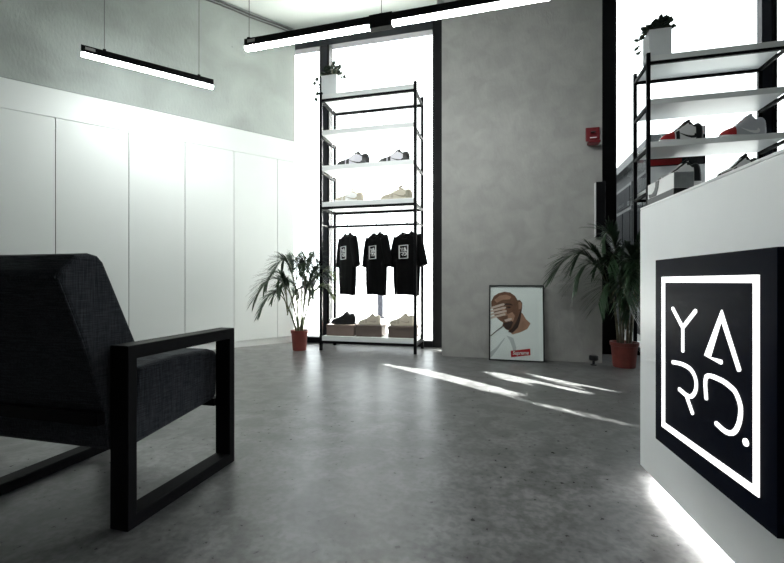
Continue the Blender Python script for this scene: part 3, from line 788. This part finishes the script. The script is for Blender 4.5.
# ------------------------------------------------------------------ pendant lamps
def lamp(p0, p1, zc, mods, label, cables, gap=None):
    P0, P1 = Vector(A(*p0)), Vector(A(*p1)); dv = P1-P0; L = dv.length; ang = math.atan2(dv.y, dv.x)
    e = empty('linear_pendant_light', (P0.x, P0.y, zc), ang, label, 'pendant light', 'black linear pendant lights')
    w = .026
    for a, b in mods:
        box('housing', a, b, -w, w, -.016, .044, M['black_metal'], e, bevel=.002)
        prof = [(-w+.002, -.0165), (w-.002, -.0165), (w-.003, -.034), (w-.008, -.040), (-w+.008, -.040), (-w+.003, -.034)]
        MB().prism(prof, lambda p, q, d: (d, p, q), a+.003, b-.003).build('diffuser', M['tube'], e)
        if a == 0: box('label_plate', a+.03, a+.10, -w-.001, -w, .008, .032, M['plate'], e)
    if gap:
        box('joint', gap[0], gap[1], -w-.004, w+.004, -.050, .050, M['black_metal'], e, bevel=.003)
    for c in cables:
        box('cable_grip', c-.012, c+.012, -.012, .012, .044, .062, M['black_metal'], e)
        MB().tube([(c, 0, .055), (c, 0, CEIL-zc-.012)], .0028, 6).build('cable', M['gap'], e)
        MB().lathe([(.03, CEIL-zc-.016), (.03, CEIL-zc-.001)], (c, 0, 0), 16).build('ceiling_cup', M['plate'], e)
    return e
l1 = lamp((-2.63, 3.61), (-1.776, 4.237), 2.752, [(0, 1.06)], 'short black hanging strip lamp in front of the white cabinets', (.165, .93))
l2 = lamp((-1.209, 3.536), (1.067, 2.885), 2.752, [(0, 1.09), (1.26, 2.37)], 'long black double strip lamp hanging across the left window', (.03, 1.175, 2.33), gap=(1.085, 1.265))
s_ = (0.0,)
MB().box(1.60, 1.645, -.02, .02, .0445, .085).box(1.615, 1.63, -.008, .008, .085, .13).build('white_clip', M['s_white'], l2)
l2.children[-1]['label'] = 'white clip on the lamp'

# ceiling cables along the left wall
def wcable(zs, r, off, label):
    pts = []
    for k in range(31):
        t = .02+k*.2; u, n = wl(t, off); pts.append((u, n, zs+.006*math.sin(k*1.7)))
    o = MB().tube(pts, r, 6).build('surface_cable', M['gap'], None, smooth=True)
    tag(o, label, 'cable', 'cables along the ceiling edge')
wcable(4.06, .008, .010, 'lower grey cable running along the concrete wall under the ceiling')
wcable(4.092, .010, .012, 'upper grey cable running along the concrete wall under the ceiling')
pc = [(-1.0, 4.5, CEIL-.009), (-1.9, 4.95, CEIL-.009), (-2.5, 4.7, CEIL-.009)]

# ------------------------------------------------------------------ wall things
fa = empty('fire_alarm', (.858, NW, 2.18), 0, 'small red fire alarm box on the grey wall', 'alarm')
box('back_plate', -.064, .064, -.018, -.0005, 0, .135, M['redplastic'], fa, bevel=.006)
box('cover', -.054, .054, -.045, -.018, .012, .123, M['redplastic'], fa, bevel=.012)
MB().lathe([(.024, 0), (.024, .006)], seg=20).build('button', M['s_black'], fa).location = (0, -.046, .075)
fa.children[-1].rotation_euler = (PI/2, 0, 0)
tg = box('white_strip', -.03, .03, -.047, -.0455, .02, .030, M['planter'], fa)
wb = empty('wall_control_box', (.905, NW, 1.235), 0, 'narrow black control box at the right edge of the grey wall', 'control box')
box('case', -.022, .062, -.05, -.0005, 0, .535, M['black_metal'], wb, bevel=.003)
box('white_edge', -.030, -.0225, -.045, -.0005, .005, .53, M['s_white'], wb)
# small black floor stop
ds = empty('door_stop', (.845, 4.44, 0), 0, 'small black door stop on the floor by the grey wall', 'door stop')
MB().lathe([(.028,0),(.028,.006),(.012,.010),(.012,.045)], seg=18).build('stem', M['s_black'], ds, smooth=False)
MB().lathe([(.034,.045),(.042,.052),(.042,.085),(.034,.094)], seg=20).build('rubber_head', M['s_black'], ds, smooth=False)

# ------------------------------------------------------------------ framed poster leaning on the wall
def text_mesh(name, body, size, m, parent, loc, rot, bold=0.0, shear=0, squeeze=1):
    cu = bpy.data.curves.new(name, 'FONT'); cu.body = body; cu.size = size; cu.align_x = 'CENTER'; cu.align_y = 'CENTER'
    cu.extrude = .0003; cu.offset = bold; cu.shear = shear
    tmp = bpy.data.objects.new(name+'_c', cu); C.objects.link(tmp)
    dg = bpy.context.evaluated_depsgraph_get(); me = bpy.data.meshes.new_from_object(tmp.evaluated_get(dg))
    bpy.data.objects.remove(tmp)
    me.materials.clear(); me.materials.append(m)
    o = bpy.data.objects.new(name, me); C.objects.link(o); o.parent = parent; o.location = loc; o.rotation_euler = rot; o.scale = (squeeze, 1, 1)
    return o
PW, PH = .535, .765
lean = math.atan2(.10, PH)
po = empty('framed_poster', (.135, 4.452, .002), D(0), 'black framed portrait poster leaning on the grey wall', 'poster', None)
po.rotation_euler = (-lean, 0, 0)
ft = .012; dp = .02
MB().box(0-PW/2, PW/2, -dp, 0, 0, ft).box(-PW/2, PW/2, -dp, 0, PH-ft, PH).box(-PW/2, -PW/2+ft, -dp, 0, ft, PH-ft).box(PW/2-ft, PW/2, -dp, 0, ft, PH-ft).build('frame', M['s_black'], po)
pr = box('print', -PW/2+ft, PW/2-ft, -.008, -.002, ft, PH-ft, M['poster_bg'], po)
def q(x, y): return ((x-112)/(412-112)*(PW-2*ft)-(PW/2-ft), ft+(508-y)/(508-90)*(PH-2*ft))
def poly(name, pts, m, lay):
    mb = MB(); mb.prism([q(*p) for p in pts], lambda a, b, d: (a, d, b), -.008-lay*.0006, -.0081-(lay-1)*.0006)
    return mb.build(name, m, pr)
poly('shirt_figure', [(113,508),(113,395),(135,378),(175,365),(205,358),(235,372),(300,352),(340,322),(365,335),(395,352),(411,362),(411,508)], M['tee_print'], 1)
poly('shirt_fold', [(113,470),(150,440),(190,390),(200,385),(160,445),(125,492),(113,500)], M['tee_fold'], 2)
poly('shirt_fold', [(205,372),(245,385),(262,440),(250,500),(240,440),(225,400)], M['tee_fold'], 2)
poly('neck', [(205,330),(240,366),(285,352),(325,332),(343,300),(318,278),(298,245),(270,230)], M['skin2'], 2)
poly('head', [(118,215),(117,180),(132,148),(160,130),(195,121),(228,126),(256,145),(270,170),(284,168),(297,185),(296,212),(285,232),(272,262),(262,292),(240,330),(222,345),(203,338),(185,318),(170,296),(150,278),(130,250)], M['skin1'], 3)
poly('neck_shadow', [(262,292),(240,330),(222,345),(215,352),(240,358),(272,325),(285,285),(296,212),(285,232)], M['skin4'], 4)
poly('forehead_light', [(135,170),(165,145),(205,138),(235,150),(225,165),(185,168),(150,186)], M['skin2'], 4)
poly('cheek_light', [(212,250),(240,238),(255,258),(245,290),(228,300),(215,285)], M['skin2'], 4)
poly('ear', [(274,182),(288,178),(294,195),(288,218),(276,222)], M['skin2'], 4)
poly('eyebrow', [(182,200),(205,188),(232,190),(246,202),(228,198),(205,197)], M['skin4'], 5)
poly('eye', [(205,212),(218,206),(234,210),(222,217)], M['skin4'], 5)
poly('nose', [(183,205),(196,212),(207,240),(214,256),(198,262),(184,254)], M['skin2'], 5)
poly('mouth', [(192,284),(214,276),(234,272),(238,280),(220,290),(202,294)], M['skin3'], 5)
poly('beard', [(185,300),(205,300),(235,288),(244,296),(232,328),(218,338),(200,332)], M['skin4'], 5)
for k in range(4):
    y = 208+k*19; x1 = (192, 200, 205, 198)[k]
    poly('finger', [(113,y+4),(135,y-3),(x1-15,y-17),(x1,y-19),(x1+4,y-13),(x1-2,y-7),(140,y+8),(113,y+15)], M['skin3'], 6)
poly('palm', [(113,222),(128,220),(134,260),(168,288),(188,300),(182,316),(150,345),(113,375)], M['tee_print'], 5)
poly('sleeve_edge', [(113,376),(150,344),(188,316),(190,319),(152,348),(113,381)], M['skin4'], 6)
lb = poly('red_label', [(230,458),(340,442),(341,478),(232,494)], M['redprint'], 3)
tx = text_mesh('label_text', 'Supreme', .050, M['s_white'], pr, (0, 0, 0), (PI/2, 0, 0), bold=.0012, shear=.18, squeeze=.86)
a_, b_ = q(286, 468); tx.location = (a_, -.0105, b_); tx.rotation_euler = (PI/2, D(-3.4), 0)
MB().box(-PW/2+ft, PW/2-ft, -.0165, -.015, ft, PH-ft).build('glazing', M['glass'], po)

# ------------------------------------------------------------------ counter with the lit sign
c0 = A(1.0164, 1.75); CA = math.atan2(-.9965, .0837)
co = empty('reception_counter', (c0[0], c0[1], 0), CA, 'long white reception counter on the right with glowing base', 'counter')
box('body', 0, 3.1, .0, .62, .05, 1.09, M['counter'], co, bevel=.003)
box('worktop', 0, 3.1, .0, .62, 1.0905, 1.10, M['counter'], co, bevel=.002)
box('plinth', .08, 3.0, .09, .55, 0, .05, M['counter'], co)
MB().box(.0, 3.05, .045, .075, .038, .0495).build('light_strip', M['led'], co)
sg = empty('illuminated_sign', (0, 0, 0), CA, 'square midnight blue sign with glowing letters on the counter front', 'sign')
def Cw(t, off, z): return (c0[0]+.0837*t+.9965*off, c0[1]-.9965*t+.0837*off, z)
sg.location = Cw(.342+.2825, 0, .276)
tc_ = .342+.2825
box('case', -.2825, .2825, -.08, -.0005, 0, .595, M['sign'], sg, bevel=.0015)
fnS = lambda a, b, d: (a-tc_, -.08-d, b-.276)
fb = MB(); w = .0180
x0, x1, z0, z1 = FR
for r in ((x0, x1, z1-w, z1), (x0, x1, z0, z0+w), (x0, x0+w, z0+w, z1-w), (x1-w, x1, z0+w, z1-w)):
    fb.box(r[0]-tc_, r[1]-tc_, -.0835, -.0802, r[2]-.276, r[3]-.276)
fb.build('glowing_border', M['lit'], sg)
for k, L in STROKES.items():
    mb = MB()
    for s in L:
        stroke(mb, smooth2(s) if len(s) > 4 else s, .0118, lambda a, b, d: (a-tc_, -.08-d, b-.276), .0002, .0035)
    mb.build(k, M['lit'], sg)
MB().prism([(DOT[0]+.0088*math.cos(2*PI*k/20), DOT[1]+.0088*math.sin(2*PI*k/20)) for k in range(20)], fnS, .0002, .0035).build('full_stop', M['lit'], sg)
# small box standing on the counter
sbx = empty('small_display_box', Cw(.068+.106, .034, 1.10), CA, 'small white box with a black curved mark on the counter top', 'box')
box('base', -.108, .108, -.032, .034, .0005, .022, M['s_black'], sbx)  # black slab put in for the dark contact shadow under the box
bd = box('body', -.106, .106, -.031, .033, .0222, .078, M['s_white'], sbx, bevel=.001)
box('end_panel', .106, .1075, -.030, .031, .024, .077, M['grey_card'], sbx)
sw = MB(); pts = [(-.035,.076),(-.005,.076),(-.012,.050),(-.030,.023),(-.088,.023),(-.098,.040),(-.065,.036),(-.045,.046),(-.037,.058)]
sw.prism(pts, lambda a, b, d: (a, d, b), -.0325, -.0311).build('curved_mark', M['s_black'], sbx)

# ------------------------------------------------------------------ armchair
AU, AN = -1.1555, 1.107
ch = empty('armchair', (AU-.3625, AN+.28, 0), 0, 'dark blue-grey upholstered armchair with black square arm frames', 'armchair')
ox, oy = -(AU-.3625), -(AN+.28)
def loop(x0, x1, nm):
    t = .042; y0, y1 = AN+oy, AN+.56+oy; z1 = .594
    prof_o = [(y0,0),(y1,0),(y1,z1),(y0,z1)]; prof_i = [(y0+t*.85,.044),(y1-t*.85,.044),(y1-t*.85,z1-.045),(y0+t*.85,z1-.045)]
    vs = [(x, a, b) for x in (x0, x1) for pr_ in (prof_o, prof_i) for a, b in pr_]; fs = []
    for k in range(4):
        j = (k+1) % 4
        fs += [(k, j, 4+j, 4+k), (8+k, 12+k, 12+j, 8+j), (k, 8+k, 8+j, j), (4+k, 4+j, 12+j, 12+k)]
    return MB().add(vs, fs).build(nm, M['wood_black'], ch, bevel=.003)
loop(-.072+AU+ox, AU+ox, 'arm_frame'); loop(-.726+AU+ox, -.654+AU+ox, 'arm_frame')
box('rear_rail', AU+ox-.654, AU+ox-.072, AN+oy-.045, AN+oy-.018, .346, .385, M['wood_black'], ch)
box('front_rail', AU+ox-.654, AU+ox-.072, AN+oy+.515, AN+oy+.555, .252, .284, M['wood_black'], ch)
def cushion(name, prof, x0, x1, bev, tv=0):
    mb = MB(); n = len(prof); xs = [x0 + (x1-x0)*k/10 for k in range(11)]
    vs = [(x, AN+oy+a, b) for x in xs for a, b in prof]; fs = [tuple(range(n)), tuple(range(10*n, 11*n))[::-1]]
    for i in range(10):
        for k in range(n): fs.append((i*n+k, (i+1)*n+k, (i+1)*n+(k+1) % n, i*n+(k+1) % n))
    o = mb.add(vs, fs).build(name, M['fabric'], ch, bevel=bev, bseg=3); return o
xr, xl = AU+ox-.080, AU+ox-.60
back = [(-.163,.812),(-.150,.835),(-.107,.880),(-.06,.888),(-.032,.882),(-.012,.862),(.088,.645),(.118,.58),(.098,.49),(.095,.30),(.03,.238),(.006,.262),(-.016,.402),(-.088,.624)]
cushion('backrest', back, xl, xr, .014)
seat = [(.10,.30),(.12,.50),(.30,.512),(.50,.505),(.545,.49),(.552,.46),(.545,.30),(.53,.278),(.08,.228)]
cushion('seat', seat, xl, xr, .016)
MB().tube([(x, AN+oy-.164, .812) for x in (xl+.006, (xl+xr)/2, xr-.006)], .0035, 6).build('piping', M['fabric'], ch)
MB().tube([(xr-.001, AN+oy+a, b) for a, b in [(-.160,.808),(-.088,.622),(-.018,.402),(.004,.268)]], .0035, 6).build('piping', M['fabric'], ch)

# ------------------------------------------------------------------ light, sky, camera
wd = bpy.data.worlds.new('overcast sky'); SC.world = wd; wd.use_nodes = True
bg = wd.node_tree.nodes['Background']; bg.inputs[0].default_value = (.93,.97,1,1); bg.inputs[1].default_value = 4.0
sun = bpy.data.lights.new('sun', 'SUN'); sun.energy = 120; sun.angle = .006; sun.color = (1,.98,.95)
so = bpy.data.objects.new('sun', sun); C.objects.link(so)
dirv = Vector((SL, -1, -HYP*TE)).normalized(); so.rotation_euler = dirv.to_track_quat('-Z', 'Y').to_euler(); so.location = (-8, 10, 6)

cam = bpy.data.cameras.new('camera'); cam.sensor_width = 36; cam.lens = 427/784*36; cam.clip_start = .02
cob = bpy.data.objects.new('camera', cam); C.objects.link(cob)
cob.location = (0, 0, EYE); cob.rotation_euler = (PI/2, 0, YAW)
SC.camera = cob
SC.view_settings.view_transform = 'Standard'; SC.view_settings.look = 'None'
SC.view_settings.exposure = 0.26; SC.view_settings.gamma = 1; SC.view_settings.use_curve_mapping = False
